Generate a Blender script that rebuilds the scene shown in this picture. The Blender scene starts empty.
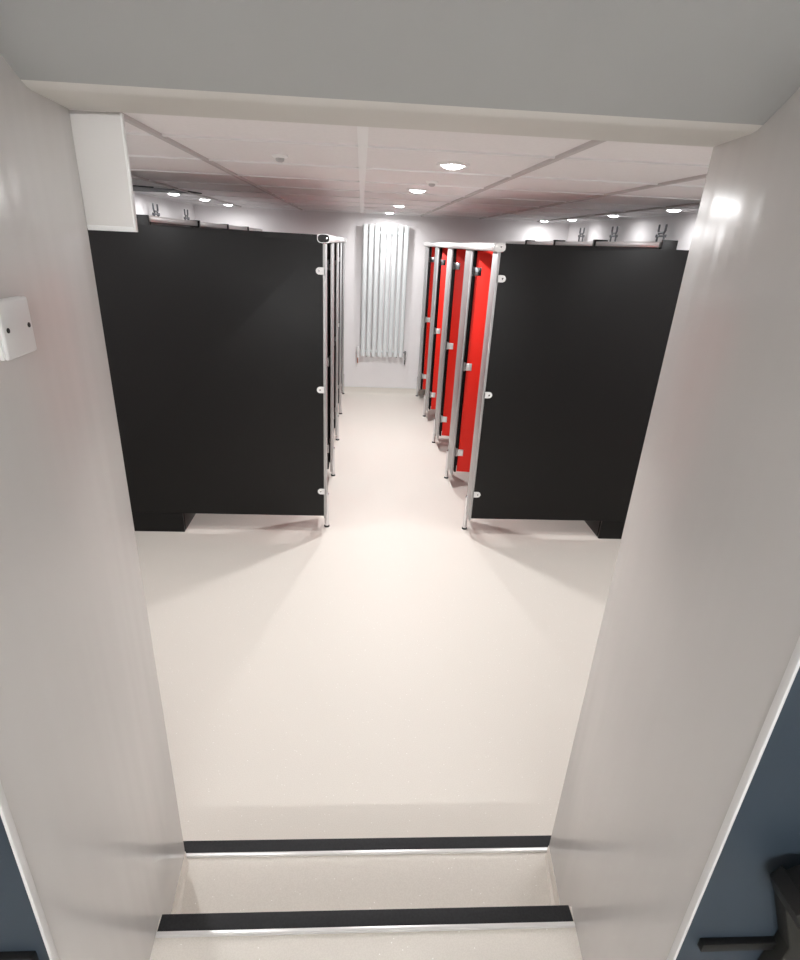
import bpy, bmesh, math
from mathutils import Vector, Matrix

SC = bpy.context.scene
COL = SC.collection

# ------------------------------------------------------------------ materials
def material(name, color, rough=.5, metal=0., spec=.5, noise=None, bump=None, emit=None, coat=0.):
    m = bpy.data.materials.new(name); m.use_nodes = True
    nt = m.node_tree; b = nt.nodes['Principled BSDF']
    c = (*color, 1.)
    b.inputs['Base Color'].default_value = c
    b.inputs['Roughness'].default_value = rough
    b.inputs['Metallic'].default_value = metal
    b.inputs['Specular IOR Level'].default_value = spec
    b.inputs['Coat Weight'].default_value = coat
    tc = nt.nodes.new('ShaderNodeTexCoord')
    if noise:                                        # (scale, amount): faint mottling of the surface itself
        n = nt.nodes.new('ShaderNodeTexNoise'); n.inputs['Scale'].default_value = noise[0]; n.inputs['Detail'].default_value = 4
        r = nt.nodes.new('ShaderNodeValToRGB')
        a = noise[1]
        r.color_ramp.elements[0].position = .3; r.color_ramp.elements[1].position = .7
        r.color_ramp.elements[0].color = tuple(max(0, x*(1-a)) for x in color)+(1,)
        r.color_ramp.elements[1].color = tuple(min(1, x*(1+a)) for x in color)+(1,)
        nt.links.new(tc.outputs['Object'], n.inputs['Vector'])
        nt.links.new(n.outputs['Fac'], r.inputs['Fac'])
        nt.links.new(r.outputs['Color'], b.inputs['Base Color'])
    if bump:                                         # (scale, strength, distance)
        n = nt.nodes.new('ShaderNodeTexNoise'); n.inputs['Scale'].default_value = bump[0]; n.inputs['Detail'].default_value = 2
        u = nt.nodes.new('ShaderNodeBump'); u.inputs['Strength'].default_value = bump[1]; u.inputs['Distance'].default_value = bump[2]
        if len(bump) > 3:
            mp = nt.nodes.new('ShaderNodeMapping'); mp.inputs['Scale'].default_value = bump[3]
            nt.links.new(tc.outputs['Object'], mp.inputs['Vector']); nt.links.new(mp.outputs['Vector'], n.inputs['Vector'])
        else: nt.links.new(tc.outputs['Object'], n.inputs['Vector'])
        nt.links.new(n.outputs['Fac'], u.inputs['Height'])
        nt.links.new(u.outputs['Normal'], b.inputs['Normal'])
    if emit:
        b.inputs['Emission Color'].default_value = (*emit[0], 1)
        b.inputs['Emission Strength'].default_value = emit[1]
    return m

def floor_material():
    """cream safety vinyl with small light and dark sparkle flecks"""
    m = bpy.data.materials.new('cream_safety_vinyl'); m.use_nodes = True
    nt = m.node_tree; b = nt.nodes['Principled BSDF']
    tc = nt.nodes.new('ShaderNodeTexCoord')
    v = nt.nodes.new('ShaderNodeTexVoronoi'); v.inputs['Scale'].default_value = 75
    wn = nt.nodes.new('ShaderNodeTexWhiteNoise')
    nt.links.new(tc.outputs['Object'], v.inputs['Vector'])
    nt.links.new(v.outputs['Position'], wn.inputs['Vector'])
    lt = nt.nodes.new('ShaderNodeMath'); lt.operation = 'LESS_THAN'; lt.inputs[1].default_value = .14
    nt.links.new(v.outputs['Distance'], lt.inputs[0])
    g1 = nt.nodes.new('ShaderNodeMath'); g1.operation = 'GREATER_THAN'; g1.inputs[1].default_value = .86
    nt.links.new(wn.outputs['Value'], g1.inputs[0])
    mul = nt.nodes.new('ShaderNodeMath'); mul.operation = 'MULTIPLY'
    nt.links.new(lt.outputs[0], mul.inputs[0]); nt.links.new(g1.outputs[0], mul.inputs[1])
    n = nt.nodes.new('ShaderNodeTexNoise'); n.inputs['Scale'].default_value = 260; n.inputs['Detail'].default_value = 2
    nt.links.new(tc.outputs['Object'], n.inputs['Vector'])
    r = nt.nodes.new('ShaderNodeValToRGB')
    r.color_ramp.elements[0].position = .35; r.color_ramp.elements[1].position = .65
    r.color_ramp.elements[0].color = (.755, .705, .64, 1); r.color_ramp.elements[1].color = (.81, .76, .695, 1)
    nt.links.new(n.outputs['Fac'], r.inputs['Fac'])
    mx = nt.nodes.new('ShaderNodeMix'); mx.data_type = 'RGBA'
    mx.inputs['B'].default_value = (1, .97, .92, 1)
    nt.links.new(mul.outputs[0], mx.inputs['Factor']); nt.links.new(r.outputs['Color'], mx.inputs['A'])
    nt.links.new(mx.outputs['Result'], b.inputs['Base Color'])
    b.inputs['Roughness'].default_value = .5
    b.inputs['Specular IOR Level'].default_value = .3
    return m

M = dict(
    floor=floor_material(),
    clad=material('white_wall_cladding', (.71, .685, .665), .22, spec=.42, bump=(7., .16, .03, (1, 1, .06))),
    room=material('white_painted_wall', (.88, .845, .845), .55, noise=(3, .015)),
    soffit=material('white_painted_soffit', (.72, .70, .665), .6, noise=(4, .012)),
    slope=material('pale_grey_header_slope', (.40, .405, .40), .65, noise=(4, .012)),  # sloping part of the header, greyer and darker than its level underside
    tile=material('white_ceiling_tile', (.90, .87, .87), .8, noise=(60, .02)),
    tbar=material('white_ceiling_grid', (.97, .96, .96), .45),
    white=material('white_plastic', (.83, .82, .81), .3),
    radiator=material('white_enamel', (.80, .83, .83), .28, noise=(20, .01)),
    black=material('black_laminate', (.0062, .0058, .0058), .42, spec=.28, noise=(90, .08)),
    gloss=material('black_gloss_panel', (.006, .0055, .0055), .18, spec=.5),
    red=material('red_laminate', (.84, .014, .004), .45, spec=.35, noise=(90, .02)),
    alu=material('satin_aluminium', (.47, .47, .47), .48, metal=.8, noise=(40, .02)),
    rail=material('pale_anodised_aluminium', (.84, .83, .82), .3, metal=.45),
    chrome=material('chrome', (.78, .78, .80), .12, metal=1.),
    dchrome=material('dull_chrome', (.33, .33, .34), .25, metal=1.),
    rubber=material('black_rubber', (.018, .018, .019), .55),
    insert=material('black_ribbed_insert', (.022, .022, .024), .6, spec=.3, noise=(150, .2)),
    navy=material('navy_painted_wall', (.032, .048, .068), .55, noise=(5, .05)),
    dark=material('black_painted_metal', (.005, .005, .005), .55),
    olive=material('dark_olive_painted_metal', (.014, .014, .011), .6),
    grille=material('dark_grey_grille', (.03, .03, .033), .6),
    copper=material('copper_pipe', (.62, .25, .17), .3, metal=.9),
    lamp=material('lit_lamp_lens', (1, 1, 1), .4, emit=((.985, .99, 1.), 14.)),
    pipe=material('dark_grey_metal', (.16, .16, .17), .3, metal=.8),
    bar=material('shaded_ceiling_runner', (.60, .56, .55), .5),  # side runners of the white grid, with their shade put into the colour
    sensor=material('grey_plastic', (.55, .53, .53), .4),
)

# ------------------------------------------------------------------ mesh helpers
def box(bm, x0, x1, y0, y1, z0, z1, bev=0., seg=2):
    if x0 > x1: x0, x1 = x1, x0
    if y0 > y1: y0, y1 = y1, y0
    t = bmesh.new()
    vs = [t.verts.new((x, y, z)) for z in (z0, z1) for y in (y0, y1) for x in (x0, x1)]
    for f in ((0,2,3,1), (4,5,7,6), (0,1,5,4), (2,6,7,3), (0,4,6,2), (1,3,7,5)):
        t.faces.new([vs[i] for i in f])
    if bev: bmesh.ops.bevel(t, geom=t.edges[:], offset=bev, segments=seg, profile=.5, affect='EDGES')
    return merge(bm, t)

def merge(bm, t, mat=None):
    if mat is not None: bmesh.ops.transform(t, matrix=mat, verts=t.verts)
    me = bpy.data.meshes.new('tmp'); t.to_mesh(me); t.free(); bm.from_mesh(me); bpy.data.meshes.remove(me)
    return bm

def prism(bm, pts, axis, a, b, bev=0.):
    """extrude a polygon of 2D points along an axis from a to b"""
    def p(u, v, w): return {'x': (w, u, v), 'y': (u, w, v), 'z': (u, v, w)}[axis]
    t = bmesh.new()
    A = [t.verts.new(p(u, v, a)) for u, v in pts]; B = [t.verts.new(p(u, v, b)) for u, v in pts]
    n = len(pts)
    t.faces.new(A); t.faces.new(B[::-1])
    for i in range(n): t.faces.new((A[i], B[i], B[(i+1) % n], A[(i+1) % n]))
    bmesh.ops.recalc_face_normals(t, faces=t.faces)
    if bev: bmesh.ops.bevel(t, geom=t.edges[:], offset=bev, segments=3, profile=.5, affect='EDGES')
    return merge(bm, t)

def tube(bm, p0, p1, r, seg=16, r2=None):
    p0, p1 = Vector(p0), Vector(p1); d = p1-p0
    t = bmesh.new()
    bmesh.ops.create_cone(t, cap_ends=True, segments=seg, radius1=r, radius2=r if r2 is None else r2, depth=d.length)
    return merge(bm, t, Matrix.Translation((p0+p1)/2) @ d.to_track_quat('Z', 'Y').to_matrix().to_4x4())

def lathe(bm, prof, c, axis=(0, 0, 1), seg=32):
    """profile of (radius, height) turned about an axis through c"""
    t = bmesh.new(); rows = []
    for r, h in prof:
        if r <= 1e-6: rows.append([t.verts.new((0, 0, h))])
        else: rows.append([t.verts.new((r*math.cos(2*math.pi*k/seg), r*math.sin(2*math.pi*k/seg), h)) for k in range(seg)])
    for A, B in zip(rows, rows[1:]):
        for k in range(seg):
            a, b = A[k % len(A)], A[(k+1) % len(A)]; c2, d = B[(k+1) % len(B)], B[k % len(B)]
            q = []
            for v in (a, b, c2, d):
                if v not in q: q.append(v)
            if len(q) > 2: t.faces.new(q)
    bmesh.ops.recalc_face_normals(t, faces=t.faces)
    return merge(bm, t, Matrix.Translation(c) @ Vector(axis).to_track_quat('Z', 'Y').to_matrix().to_4x4())

def obj(name, bm, mat, parent=None, origin=None, smooth=True):
    """link ONE mesh object; its origin is put at 'origin' (world), geometry given in world coordinates"""
    if origin is None:
        xs = [v.co for v in bm.verts]
        lo = Vector((min(v.x for v in xs), min(v.y for v in xs), min(v.z for v in xs)))
        hi = Vector((max(v.x for v in xs), max(v.y for v in xs), max(v.z for v in xs)))
        origin = Vector(((lo.x+hi.x)/2, (lo.y+hi.y)/2, lo.z))
    origin = Vector(origin)
    bmesh.ops.translate(bm, vec=-origin, verts=bm.verts)
    me = bpy.data.meshes.new(name); bm.to_mesh(me); bm.free()
    me.materials.append(mat)
    if smooth:
        for p in me.polygons: p.use_smooth = True
        me.set_sharp_from_angle(angle=math.radians(35))
    o = bpy.data.objects.new(name, me); COL.objects.link(o)
    if parent is not None:
        o.parent = parent
        base = Vector((0, 0, 0)); q = parent
        while q is not None: base = base+q.location; q = q.parent
        o.location = origin-base
    else: o.location = origin
    return o

def tag(o, label, cat, group=None):
    o['label'] = label; o['category'] = cat
    if group: o['group'] = group
    return o

def thing(name, label, cat, loc, group=None):
    o = bpy.data.objects.new(name, None); o.empty_display_size = .1; COL.objects.link(o); o.location = loc
    return tag(o, label, cat, group)

def struct(name, bm, mat, smooth=True):
    o = obj(name, bm, mat, smooth=smooth); o['kind'] = 'structure'; return o

def copy_tree(o, parent=None):
    c = o.copy(); COL.objects.link(c); c.parent = parent
    for ch in list(o.children): copy_tree(ch, c)
    return c

NB = bmesh.new

# ------------------------------------------------------------------ measured layout (metres)
XA, XB = -2.10, 2.69            # washroom side walls
YF, YB = 1.2114, 8.03           # opening plane and far wall
HC = 2.333                      # washroom ceiling
S = .1554                       # step rise
N1, N2, NW = 1.222, .909, .055
YNEAR = .575                    # stairwell face of the thick wall
wl = lambda y: -.451-.056*y     # reveal planes (slightly splayed)
wr = lambda y: .5192+.1135*y
PITCH, YP = 1.0278, 3.7368

# ------------------------------------------------------------------ setting
b = NB(); box(b, XA-.1, XB+.1, N1+NW-.03, YB+.1, -.1, 0); struct('floor', b, M['floor'])
b = NB(); box(b, -.62, .74, N2+NW-.02, N1+NW, -.1, S); struct('floor_step', b, M['floor'])
b = NB(); box(b, -2.3, 2.3, -2.1, N2+NW, -.1, 2*S); struct('floor_landing', b, M['floor'])

b = NB(); box(b, XA-.12, XA, YNEAR, YB+.12, -.1, HC+.2); struct('wall_left', b, M['room'])
b = NB(); box(b, XB, XB+.12, YNEAR, YB+.12, -.1, HC+.2); struct('wall_right', b, M['room'])
b = NB(); box(b, XA, XB, YB, YB+.12, -.1, HC+.2); struct('wall_back', b, M['room'])
b = NB(); prism(b, [(XA, YF), (wl(YF), YF), (wl(YNEAR), YNEAR), (XA, YNEAR)], 'z', -.05, 2.5, .003); struct('wall_reveal_left', b, M['clad'])
b = NB(); prism(b, [(XB, YF), (wr(YF), YF), (wr(YNEAR), YNEAR), (XB, YNEAR)], 'z', -.05, 2.5, .003); struct('wall_reveal_right', b, M['clad'])
# header over the opening: level underside, then sloping up towards the stairwell
b = NB()
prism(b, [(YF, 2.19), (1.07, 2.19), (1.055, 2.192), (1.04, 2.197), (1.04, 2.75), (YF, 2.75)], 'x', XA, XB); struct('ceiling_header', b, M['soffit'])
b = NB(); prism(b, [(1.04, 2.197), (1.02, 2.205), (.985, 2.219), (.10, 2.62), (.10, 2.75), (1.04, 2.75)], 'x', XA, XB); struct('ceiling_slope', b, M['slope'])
b = NB(); box(b, XA-.1, XB+.1, YF-.05, YB+.1, HC, HC+.05); struct('ceiling', b, M['tile'])
# suspended ceiling grid
b = NB()
xs = [-.0036+.757*k for k in range(-2, 4)]
box(b, xs[2]-.018, xs[2]+.018, YF, YB, HC-.010, HC+.004)
y = 2.513-.7057
while y < YB:
    box(b, XA, XB, y-.007, y+.007, HC-.007, HC+.004); y += .7057
struct('trim_1', b, M['tbar'])
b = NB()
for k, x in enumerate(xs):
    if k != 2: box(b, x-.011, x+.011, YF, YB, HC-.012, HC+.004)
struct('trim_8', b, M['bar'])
# perimeter angle
b = NB()
box(b, XA, XB, YB-.022, YB, HC-.012, HC+.004); box(b, XA, XA+.022, YF, YB, HC-.012, HC+.004); box(b, XB-.022, XB, YF, YB, HC-.012, HC+.004)
struct('trim_2', b, M['tbar'])
# coved vinyl skirting with white capping
def cove(name, p0, p1, inward):
    b = NB(); (x0, y0), (x1, y1) = p0, p1
    prof = [(0, 0), (.045, 0), (.018, .010), (.007, .030), (.004, .095), (0, .095)]
    ix, iy = inward
    t = bmesh.new()
    A = [t.verts.new((x0+ix*u, y0+iy*u, v)) for u, v in prof]; B = [t.verts.new((x1+ix*u, y1+iy*u, v)) for u, v in prof]
    n = len(prof)
    for i in range(n): t.faces.new((A[i], A[(i+1) % n], B[(i+1) % n], B[i]))
    t.faces.new(A); t.faces.new(B)
    bmesh.ops.recalc_face_normals(t, faces=t.faces)
    merge(b, t); return struct(name, b, M['floor'])
cove('baseboard_back', (XA, YB), (XB, YB), (0, -1))
cove('baseboard_left', (XA, YF), (XA, YB), (1, 0))
cove('baseboard_right', (XB, YF), (XB, YB), (-1, 0))
b = NB(); box(b, XA, XB, YB-.009, YB, .094, .104); struct('trim_3', b, M['white'])
# slim skirting of the intermediate tread, both sides
for nm, f, s in (('baseboard_tread_left', wl, 1), ('baseboard_tread_right', wr, -1)):
    b = NB()
    y0, y1 = N2+NW, YF
    t = bmesh.new()
    pr = [(0, 0), (.022, 0), (.007, .012), (.004, .05), (0, .05)]
    A = [t.verts.new((f(y0)+s*u, y0, S+v)) for u, v in pr]; B = [t.verts.new((f(y1)+s*u*.3, y1, S+v)) for u, v in pr]
    for i in range(5): t.faces.new((A[i], A[(i+1) % 5], B[(i+1) % 5], B[i]))
    t.faces.new(A); t.faces.new(B); bmesh.ops.recalc_face_normals(t, faces=t.faces); merge(b, t)
    struct(nm, b, M['floor'])

# stairwell behind the photographer
b = NB(); box(b, XA, wl(YNEAR)-.004, YNEAR-.008, YNEAR, 2*S, 2.4); struct('wall_stair_left', b, M['navy'])
b = NB(); box(b, wr(YNEAR)+.004, XB, YNEAR-.008, YNEAR, 2*S, 2.4); struct('wall_stair_right', b, M['navy'])
b = NB(); box(b, -2.3, -2.2, -2.1, YNEAR, 0, 2.7); struct('wall_stairwell_left', b, M['navy'])
b = NB(); box(b, 2.2, 2.3, -2.1, YNEAR, 0, 2.7); struct('wall_stairwell_right', b, M['navy'])
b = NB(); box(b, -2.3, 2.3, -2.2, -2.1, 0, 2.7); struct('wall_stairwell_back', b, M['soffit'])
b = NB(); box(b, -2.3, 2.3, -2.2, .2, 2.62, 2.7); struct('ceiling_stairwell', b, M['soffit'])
# white corner angles at the near edges of the opening
for nm, f, s in (('trim_4', wl, 1), ('trim_5', wr, -1)):
    b = NB(); x = f(YNEAR)
    box(b, x-s*.004, x+s*.0015, YNEAR-.010, YNEAR+.003, 2*S, 2.38, .001)
    struct(nm, b, M['white'])
# black strips on the stairwell walls
b = NB(); box(b, XA+.02, -.505, YNEAR-.020, YNEAR-.007, .893, .922, .002); struct('trim_6', b, M['dark'])
b = NB(); box(b, .617, .76, YNEAR-.020, YNEAR-.007, .888, .909, .002); struct('trim_7', b, M['dark'])

# boxed-in panel in the top left corner of the opening
t = thing('boxing_panel', 'glossy white boxed-in panel in the top left corner of the opening', 'panel', (-.475, YF+.012, 1.997))
b = NB(); box(b, wl(YF)-.03, -.4315, YF, YF+.008, 2.0, 2.1895); obj('panel', b, M['clad'], t)
b = NB(); box(b, -.4325, -.4285, YF-.002, YF+.009, 1.997, 2.1895, .001); obj('edge_trim', b, M['white'], t)
b = NB(); box(b, wl(YF), -.4325, YF-.002, YF+.009, 1.997, 2.006, .001); obj('edge_trim', b, M['white'], t)

# ------------------------------------------------------------------ stair nosings
for label, n, z, x0, x1 in (
    ('black stair nosing with aluminium edge on the lower step, nearest the washroom floor', N1, S, -.575, .70),
    ('black stair nosing with aluminium edge on the upper step, closest to the viewer', N2, 2*S, wl(N2)+.002, wr(N2)-.002)):
    t = thing('stair_nosing', label, 'stair nosing', ((x0+x1)/2, n+NW/2, z), 'stair nosings')
    b = NB(); box(b, x0, x1, n+.012, n+NW+.001, z, z+.005, .001); obj('insert', b, M['insert'], t)
    b = NB()
    box(b, x0, x1, n, n+.012, z, z+.010, .002)
    box(b, x0, x1, n+NW-.002, n+NW+.002, z-.03, z-.001, .0005)
    obj('aluminium_edge', b, M['rail'], t)

# ------------------------------------------------------------------ cubicles
PY0 = 3.80                                  # near face of the first posts
names = {1: 'right', -1: 'left'}
ordinal = ['front', 'second', 'third', 'last']
def cubicle(s, i):
    """s = +1 right row, -1 left row; i = 0 nearest"""
    X0 = .835 if s > 0 else -.2154          # aisle face of the posts
    XD = 1.852 if s > 0 else -1.247         # face of the service duct behind the pans
    XE = .8545 if s > 0 else -.229           # aisle edge of the partition
    front = i == 0
    py = PY0+i*PITCH
    y = YP if front else py+.001
    if s > 0:
        label = ['front cubicle of the right row, wide black end panel beside an open red door',
                 'second cubicle of the right row, red door ajar behind the first grey post',
                 'third cubicle of the right row, narrow strip of red door',
                 'last cubicle of the right row, against the far wall'][i]
    else:
        label = ['front cubicle of the left row with wide black end panel facing the steps',
                 'second cubicle of the left row, behind the black end panel',
                 'third cubicle of the left row, seen edge-on along the aisle',
                 'last cubicle of the left row, against the far wall'][i]
    T = thing('toilet_cubicle', label, 'toilet cubicle', (X0+s*.5, y+.5, 0), names[s]+' row of toilet cubicles')
    xo = (XB-.004) if s > 0 else (XA+.004)
    za, zb = 2.024, 2.034
    xd1 = XD+s*(.095 if s > 0 else .085)
    xn, zn = (.880, 1.9735) if s > 0 else (-.267, 1.9775)             # notch under the headrail
    def side_panel(j):
        """black divider; the front one runs on to the outer wall; raised end piece at the duct"""
        fr = j == 0; y = YP if fr else PY0+j*PITCH+.001
        top = [(XD, zb if fr else zb-.012), (xn, za if fr else za-.006)]+[(xn, zn+.017), (xn-s*.012, zn+.001), (XE, zn)]
        if fr: pts = [(XE, .1526), (xo, .1526), (xo, zb), (xd1, zb), (xd1, 2.086), (XD, 2.086)]+top
        else: pts = [(XE, .1526), (XD, .1526), (XD, 0.0), (xd1, 0.0), (xd1, 2.090), (XD-s*.012, 2.090), (XD-s*.012, zb-.012)]+top[1:]
        b = NB(); prism(b, pts, 'y', y, y+.018 if fr else y+.035, .0012); obj('side_panel', b, M['black'], T)
        if fr:
            b = NB(); prism(b, [(XD, 0), (xo, 0), (xo, .150), (XD, .150)], 'y', y+.002, y+.022, .001); obj('plinth', b, M['black'], T)
        for z in ((1.822, 1.085, .348) if fr else (1.80, 1.09, .36)):      # brackets gripping the panel at the post
            b = NB(); w, h = .047, .021
            pr = [(XE-s*.006, z-h), (XE+s*(w-h), z-h)]+[(XE+s*(w-h+h*math.sin(a)), z-h*math.cos(a)) for a in [math.pi*k/10 for k in range(1, 10)]]+[(XE+s*(w-h), z+h), (XE-s*.006, z+h)]
            prism(b, pr, 'y', y-.006, y+.0005)
            if fr: box(b, XE-s*.006, XE-s*.002, y-.006, PY0+.01, z-h, z+h)
            k = obj('bracket', b, M['white'], T)
            b = NB(); tube(b, (XE+s*.026, y-.005, z), (XE+s*.026, y-.0085, z), .0055, 12); obj('screw', b, M['dchrome'], k)
    if front: side_panel(0)
    if i < 3: side_panel(i+1)
    b = NB(); box(b, XD, XD+s*.02, y+.037, min(py+PITCH-.001, YB-.05), 0, .149, .001); obj('plinth', b, M['gloss'], T)
    # service duct panel behind the pan with aluminium capping
    y1 = min(py+PITCH-.001, YB-.001)
    b = NB(); box(b, XD, XD+s*.02, y+.036, y1, .15, 2.043 if s > 0 else 2.051, .001); d = obj('duct_panel', b, M['gloss'], T)
    b = NB()
    box(b, XD-s*.002, XD+s*.09, y+.040, y1-.002, 2.042 if s > 0 else 2.050, 2.076 if s > 0 else 2.084, .003)
    obj('capping', b, M['rail'], d)
    # posts
    def post(py):
        yn = YP-.002 if py < PY0+.01 else py-.185
        b = NB(); box(b, X0, X0+s*.018, yn, py+.085, .135, 1.974, .003, 2); pst = obj('post', b, M['alu'], T)
        b = NB(); box(b, X0+s*.018, X0+s*.034, YP+.019 if py < PY0+.01 else py+.037, py+.080, .15, 1.974, .002); obj('channel', b, M['dchrome'], pst)
        cx, cy = X0+s*.004, py+.068
        b = NB(); tube(b, (cx, cy, .012), (cx, cy, .27), .0165, 20); lathe(b, [(.0165, 0), (.0135, .008), (0, .012)], (cx, cy, .27)); ft = obj('foot', b, M['chrome'], pst)
        b = NB(); lathe(b, [(0, 0), (.020, 0), (.020, .010), (.0165, .014), (0, .014)], (cx, cy, 0)); obj('rubber_foot', b, M['rubber'], pst)
    if front: post(py)
    post(min(py+PITCH, YB-.088))
    nxt = min(py+PITCH, YB-.088)
    hy = YP+i*PITCH+.963
    # black pilasters each side of the doorway
    xp0, xp1 = X0+s*.034, X0+s*.052
    b = NB(); box(b, xp0, xp1, py+.087, py+.22, .14, 1.973, .001); obj('pilaster', b, M['black'], T)
    b = NB(); box(b, xp0, xp1, hy, nxt+.001, .14, 1.973, .001); obj('pilaster', b, M['black'], T)
    # the door, standing open into the cubicle
    ang = math.radians([83, 76, 84, 74][i])
    D = .645
    Rm = Matrix.Translation((xp1, hy-.004, 0)) @ Matrix(((s*math.sin(ang), math.cos(ang)*s, 0, 0), (-math.cos(ang), math.sin(ang), 0, 0), (0, 0, 1, 0), (0, 0, 0, 1)))
    tb = bmesh.new(); box(tb, .004, D, -.010, .010, .152, 1.970, .002)
    b = NB(); merge(b, tb, Rm); bmesh.ops.recalc_face_normals(b, faces=b.faces); door = obj('door', b, M['red'], T)
    for z in (1.822, 1.083, .33):
        b = NB()
        box(b, xp0-s*.004, xp0+s*.001, hy-.004, hy+.030, z-.038, z+.038, .002)
        tube(b, (xp0+s*.004, hy-.006, z-.034), (xp0+s*.004, hy-.006, z+.034), .009, 14)
        tb = bmesh.new(); box(tb, -.004, .046, -.014, -.009, z-.030, z+.030, .002); merge(b, tb, Rm)
        bmesh.ops.recalc_face_normals(b, faces=b.faces)
        obj('hinge', b, M['dchrome'] if z > 1.5 else M['rail'], door)
    tb = bmesh.new(); tube(tb, (D-.06, -.010, 1.05), (D-.06, -.026, 1.05), .024, 20)
    tube(tb, (D-.06, .010, 1.05), (D-.06, .030, 1.05), .020, 20)
    b = NB(); merge(b, tb, Rm); bmesh.ops.recalc_face_normals(b, faces=b.faces); obj('lock', b, M['chrome'], door)
    return T

for s in (1, -1):
    for i in range(4): cubicle(s, i)

# head rails along the tops of both rows
for s, X, z, lab in ((1, .835, 2.000, 'white headrail along the tops of the right cubicle row, white end cap'),
                     (-1, -.222, 2.004, 'white headrail along the tops of the left cubicle row, black end cap')):
    T = thing('headrail', lab, 'rail', (X, 5.8, z-.026), 'cubicle headrails')
    def oval(w, h, n=24): 
        pts = []
        for k in range(n):
            a = 2*math.pi*k/n; c, q = math.cos(a), math.sin(a)
            pts.append((X+.006*s+w*math.copysign(abs(c)**.75, c), z+h*math.copysign(abs(q)**.75, q)))
        return pts
    b = NB(); prism(b, oval(.038, .026), 'y', YP-.004, YB); obj('rail', b, M['rail'], T)
    b = NB(); prism(b, oval(.034, .0225), 'y', YP-.009, YP-.003, .001); e = obj('end_cap', b, M['white'] if s > 0 else M['rubber'], T)
    b = NB(); tube(b, (X+.014, YP-.008, z+.002), (X+.014, YP-.011, z+.002), .005, 12); obj('screw', b, M['chrome'], e)

# ------------------------------------------------------------------ radiator
rx0, rx1, rz0, rz1 = .007, .612, .552, 2.198
yr = YB-.085
T = thing('radiator', 'tall white vertical radiator on the far wall at the end of the aisle', 'radiator', ((rx0+rx1)/2, YB, rz0))
nf = 8; pw = (rx1-rx0)/nf
for k in range(nf):
    b = NB(); x = rx0+pw*(k+.5)
    prism(b, [(x+.0285*math.copysign(abs(math.cos(a))**.6, math.cos(a)), yr+.026*math.copysign(abs(math.sin(a))**.7, math.sin(a))) for a in [2*math.pi*j/20 for j in range(20)]], 'z', rz0, rz1)
    obj('fin', b, M['radiator'], T)
for z in (rz0+.06, rz1-.09):
    b = NB(); tube(b, (rx0+.01, yr+.030, z), (rx1-.01, yr+.030, z), .017, 18); obj('header_tube', b, M['radiator'], T)
for x in (rx0+.12, rx1-.12):
    for z in (rz0+.2, rz1-.2):
        b = NB(); box(b, x-.012, x+.012, yr+.01, YB-.001, z-.02, z+.02, .002); obj('wall_bracket', b, M['white'], T)
b = NB(); tube(b, (rx0-.028, yr+.02, rz0-.03), (rx0-.028, yr+.02, rz0+.11), .014); lathe(b, [(0, 0), (.020, 0), (.022, .05), (.018, .075), (0, .078)], (rx0-.028, yr+.02, rz0+.04))
tube(b, (rx0-.028, yr+.02, rz0+.05), (rx0+.02, yr+.030, rz0+.06), .010); v = obj('valve', b, M['white'], T)
b = NB(); tube(b, (rx0-.028, yr+.02, rz0-.03), (rx0-.028, yr+.02, rz0-.10), .008, 12); tube(b, (rx0-.028, yr+.02, rz0-.10), (rx0-.028, YB-.001, rz0-.10), .008, 12); obj('pipe', b, M['copper'], v)
b = NB(); tube(b, (rx1+.022, yr+.02, rz0-.04), (rx1+.022, yr+.02, rz0+.08), .013); lathe(b, [(0, 0), (.018, 0), (.018, .04), (0, .045)], (rx1+.022, yr+.02, rz0+.03))
tube(b, (rx1+.022, yr+.02, rz0+.05), (rx1-.02, yr+.030, rz0+.06), .010); v = obj('valve', b, M['chrome'], T)
b = NB(); tube(b, (rx1+.022, yr+.02, rz0-.04), (rx1+.022, yr+.02, rz0-.10), .008, 12); tube(b, (rx1+.022, yr+.02, rz0-.10), (rx1+.022, YB-.001, rz0-.10), .008, 12); obj('pipe', b, M['dchrome'], v)
for x in (rx0+.09, rx1-.10):
    b = NB(); tube(b, (x, yr, rz0-.012), (x, yr, rz0+.002), .008, 12); obj('plug', b, M['dchrome'], T)

# ------------------------------------------------------------------ downlights
def make_downlight(x, y, label, z=HC):
    T = thing('downlight', label, 'downlight', (x, y, z), 'round recessed ceiling downlights')
    b = NB(); lathe(b, [(.052, -.001), (.052, -.007), (.060, -.010), (.072, -.008), (.078, -.002), (.078, 0), (.052, 0)], (x, y, z)); obj('trim_ring', b, M['white'], T)
    b = NB(); lathe(b, [(.0515, -.002), (.0515, -.0075), (.040, -.015), (.022, -.020), (0, -.022), (0, -.002)], (x, y, z)); obj('lens', b, M['lamp'], T)
    L = bpy.data.lights.new('downlight_beam', 'AREA'); L.shape = 'DISK'; L.size = .10; L.energy = 4.; L.color = (.985, .99, 1.); L.spread = math.radians(175)
    lo = bpy.data.objects.new('downlight_beam', L); COL.objects.link(lo); lo.parent = T; lo.location = (0, 0, -.026)
    return T
first = make_downlight(.400, 2.90, 'largest bright downlight, in the nearest tile of the aisle ceiling')
unseen = 'unseen round downlight in the washroom ceiling, lighting the front from behind the opening'
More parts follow.
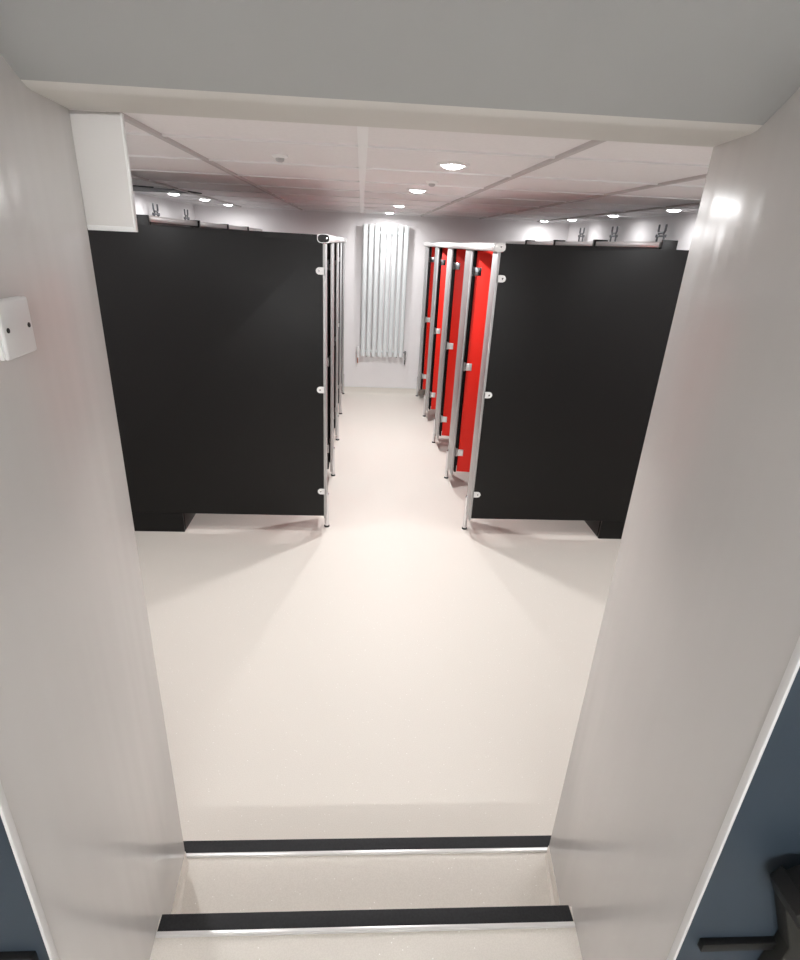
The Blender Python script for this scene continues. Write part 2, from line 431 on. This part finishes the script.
spots = [(.368, 4.30, 'second bright downlight along the aisle, left of and beyond the largest one'),
         (.355, 6.12, 'third downlight along the aisle ceiling, small and dim'),
         (.33, 7.62, 'farthest aisle downlight, right above the radiator'),
         (-1.75, 6.03, 'brightest downlight over the left cubicles, beside the dark ceiling gap'),
         (-1.64, 6.72, 'middle downlight of the three over the left cubicles'),
         (-1.58, 7.58, 'farthest downlight over the left cubicles'),
         (2.44, 4.86, 'nearest downlight over the right cubicles, at the edge of the opening'),
         (2.40, 5.93, 'second downlight over the right cubicles, above a chrome pipe fitting'),
         (2.40, 7.10, 'third downlight over the right cubicles'),
         (2.28, 7.78, 'farthest downlight over the right cubicles, by the far wall'),
         (-1.05, 2.15, unseen), (2.0, 2.3, unseen), (-1.5, 3.0, unseen), (2.1, 3.1, unseen)]  # last two are added out of view to brighten front walls and ceiling
for x, y, lab in spots:
    c = copy_tree(first); c.location = (x, y, HC); c['label'] = lab
    for ch in c.children:
        if ch.type == 'LIGHT':
            ch.data = ch.data.copy()
            ch.data.energy = (3.6 if y > 7.5 else 15. if y > 5 else 10.5) if .2 < x < .5 else (3.6 if y < 3.4 else 1.0 if x > 0 else 2.0)
# unseen stairwell lamp behind the photographer, stretched into a batten for softer light
lx, ly, lz = .10, -2.10, 2.30
T = thing('unseen_batten_light', 'unseen lamp shaped as a long white batten for softer light, on the stairwell wall behind the viewer', 'lamp', (lx, ly, lz))
b = NB(); box(b, lx-.80, lx+.80, ly, ly+.04, lz-.04, lz+.04, .004); obj('base', b, M['white'], T)
M['lamp2'] = material('unseen_batten_diffuser', (1, 1, 1), .4, emit=((.97, .985, 1.), 43.))
b = NB(); tube(b, (lx-.76, ly+.065, lz), (lx+.76, ly+.065, lz), .045, 20); obj('diffuser', b, M['lamp2'], T)
for x in (lx-.785, lx+.785):
    b = NB(); box(b, x-.03, x+.03, ly+.035, ly+.115, lz-.05, lz+.05, .006); obj('end_cap', b, M['white'], T)

# small ceiling sensors
for x, y, lab in ((-.37, 2.93, 'small white ceiling sensor left of the central ceiling strip'),
                  (.40, 3.72, 'tiny white ceiling sensor between the two brightest aisle downlights')):
    T = thing('ceiling_sensor', lab, 'sensor', (x, y, HC), 'ceiling sensors')
    b = NB(); lathe(b, [(0, 0), (.036, 0), (.036, -.006), (.026, -.012), (0, -.012)], (x, y, HC)); obj('base', b, M['tbar'], T)
    b = NB(); lathe(b, [(.02, -.011), (.018, -.022), (.010, -.027), (0, -.028)], (x, y, HC)); obj('dome', b, M['sensor'], T)

# dark wedge-shaped gap grille in the ceiling above the left row
k = .947
T = thing('ceiling_grille', 'dark wedge-shaped grille in the ceiling above the left cubicles', 'vent', (-1.75*1, 5.6, HC))
pts = [(-2.05, 5.12), (-1.864, 5.272), (-1.571, 5.376), (-1.441, 5.822), (-2.095, 5.908), (-2.095, 5.4)]
b = NB(); prism(b, pts, 'z', HC-.008, HC+.002, .001); obj('grille', b, M['grille'], T)

# ------------------------------------------------------------------ twin pipe fittings on the side walls
def pipes(s, X, y, z, lab, grp):
    T = thing('pipe_fitting', lab, 'pipe', (X, y, 0), grp)
    b = NB()
    for d in (-.062, .062):
        tube(b, (X, y+d, .0), (X, y+d, z+.03), .0085, 12)
    obj('lower_pipe', b, M['pipe'], T)
    b = NB()
    tube(b, (X, y-.078, z+.03), (X, y+.078, z+.03), .009, 14)
    for d in (-.070, .070): tube(b, (X, y+d, z+.018), (X, y+d, z+.042), .014, 14)
    obj('cross_bar', b, M['pipe'], T)
    b = NB()
    for d in (-.062, .062):
        tube(b, (X, y+d, z+.068), (X, y+d, z+.122), .009, 12)
        tube(b, (X, y+d*.75, z+.055), (X, y+d, z+.072), .009, 12)
        tube(b, (X, y+d*.7, z+.03), (X, y+d*.7, z+.056), .007, 12)
    tube(b, (X, y-.05, z+.055), (X, y+.05, z+.055), .009, 12)
    obj('upper_prongs', b, M['pipe'], T)
    b = NB(); xo = XB-.001 if s > 0 else XA+.001
    box(b, X-s*.004, xo, y-.02, y+.02, z-.12, z-.09, .002); obj('wall_clip', b, M['white'], T)
pipes(1, 2.63, 5.37, 2.123, 'chrome twin pipe fitting on the right wall, nearest, above the raised black panel corner', 'pipe fittings on the right wall')
pipes(1, 2.63, 6.40, 2.13, 'chrome twin pipe fitting on the right wall, middle of the three', 'pipe fittings on the right wall')
pipes(1, 2.63, 7.36, 2.135, 'chrome twin pipe fitting on the right wall, smallest and farthest', 'pipe fittings on the right wall')
pipes(-1, -2.03, 6.33, 2.125, 'chrome twin pipe fitting on the left wall, nearer one beside the white boxing', 'pipe fittings on the left wall')
pipes(-1, -2.03, 7.40, 2.125, 'chrome twin pipe fitting on the left wall, farther one near the corner', 'pipe fittings on the left wall')

# ------------------------------------------------------------------ blank plate on the left reveal
yc, zc, h, hz = .858, 1.866, .043, .0395
T = thing('blanking_plate', 'square white blanking plate with two screws on the left wall', 'wall plate', (wl(yc), yc, zc-h))
ang = math.atan(.056)
def on_wall(tb):   # local: x out of the wall, y along it, z up
    return Matrix.Translation((wl(yc), yc, zc)) @ Matrix.Rotation(ang, 4, 'Z')
tb = bmesh.new(); box(tb, -.001, .007, -h, h, -hz, hz, .003, 3)
b = NB(); merge(b, tb, on_wall(tb)); obj('back_box', b, M['white'], T)
tb = bmesh.new(); box(tb, .006, .013, -h, h, -hz, hz, .004, 3)
b = NB(); merge(b, tb, on_wall(tb)); pl = obj('plate', b, M['white'], T)
for d in (-.030, .030):
    tb = bmesh.new(); lathe(tb, [(0, 0), (.0036, 0), (.0036, .0015), (0, .0018)], (.0125, d, 0), (1, 0, 0), 14)
    b = NB(); merge(b, tb, on_wall(tb)); obj('screw', b, M['dark'], pl)

# ------------------------------------------------------------------ black handrail in the stairwell, lower right
T = thing('handrail', 'black metal handrail end in the dark stairwell at lower right', 'handrail', (.80, YNEAR-.06, 1.1))
yh = YNEAR-.055
b = NB(); prism(b, [(.672, 1.128), (.69, 1.146), (1.9, 1.150), (1.9, 1.09), (.735, 1.09)], 'y', yh-.03, yh+.02, .003); obj('rail', b, M['dark'], T)
b = NB(); prism(b, [(.662, 1.115), (.676, 1.138), (.694, 1.112), (.680, 1.078)], 'y', yh-.036, yh+.026, .002); obj('end_block', b, M['dark'], T)
b = NB(); prism(b, [(.690, 1.085), (.735, 1.10), (.84, 1.09), (.86, .80), (.74, .80), (.752, .93), (.712, 1.03)], 'y', yh+.015, YNEAR-.008, .003); obj('bracket_plate', b, M['olive'], T)

# ------------------------------------------------------------------ world, camera, view
w = bpy.data.worlds.new('world'); SC.world = w; w.use_nodes = True
w.node_tree.nodes['Background'].inputs['Color'].default_value = (.5, .55, .62, 1)
w.node_tree.nodes['Background'].inputs['Strength'].default_value = .05

f, cx, cy = 567.0882, 389.8948, 492.6239
pt, ro, yw = (math.radians(a) for a in (23.791, 2.677, 3.6914))
F = Vector((math.sin(yw)*math.cos(pt), math.cos(yw)*math.cos(pt), -math.sin(pt)))
R = Vector((math.cos(yw), -math.sin(yw), 0)); U = R.cross(F)
R2 = math.cos(ro)*R+math.sin(ro)*U; U2 = -math.sin(ro)*R+math.cos(ro)*U
cam = bpy.data.cameras.new('camera'); co = bpy.data.objects.new('camera', cam); COL.objects.link(co)
m = Matrix.Identity(4)
for r in range(3): m[r][0], m[r][1], m[r][2] = R2[r], U2[r], -F[r]
m[2][3] = 2.0
co.matrix_world = m
cam.sensor_fit = 'HORIZONTAL'; cam.sensor_width = 36; cam.lens = f*36/800
cam.shift_x = (400-cx)/800; cam.shift_y = (cy-480)/800
cam.clip_start = .02
SC.camera = co
SC.view_settings.view_transform = 'Standard'; SC.view_settings.look = 'None'
SC.view_settings.gamma = 1; SC.view_settings.use_curve_mapping = False
SC.view_settings.exposure = 1.08
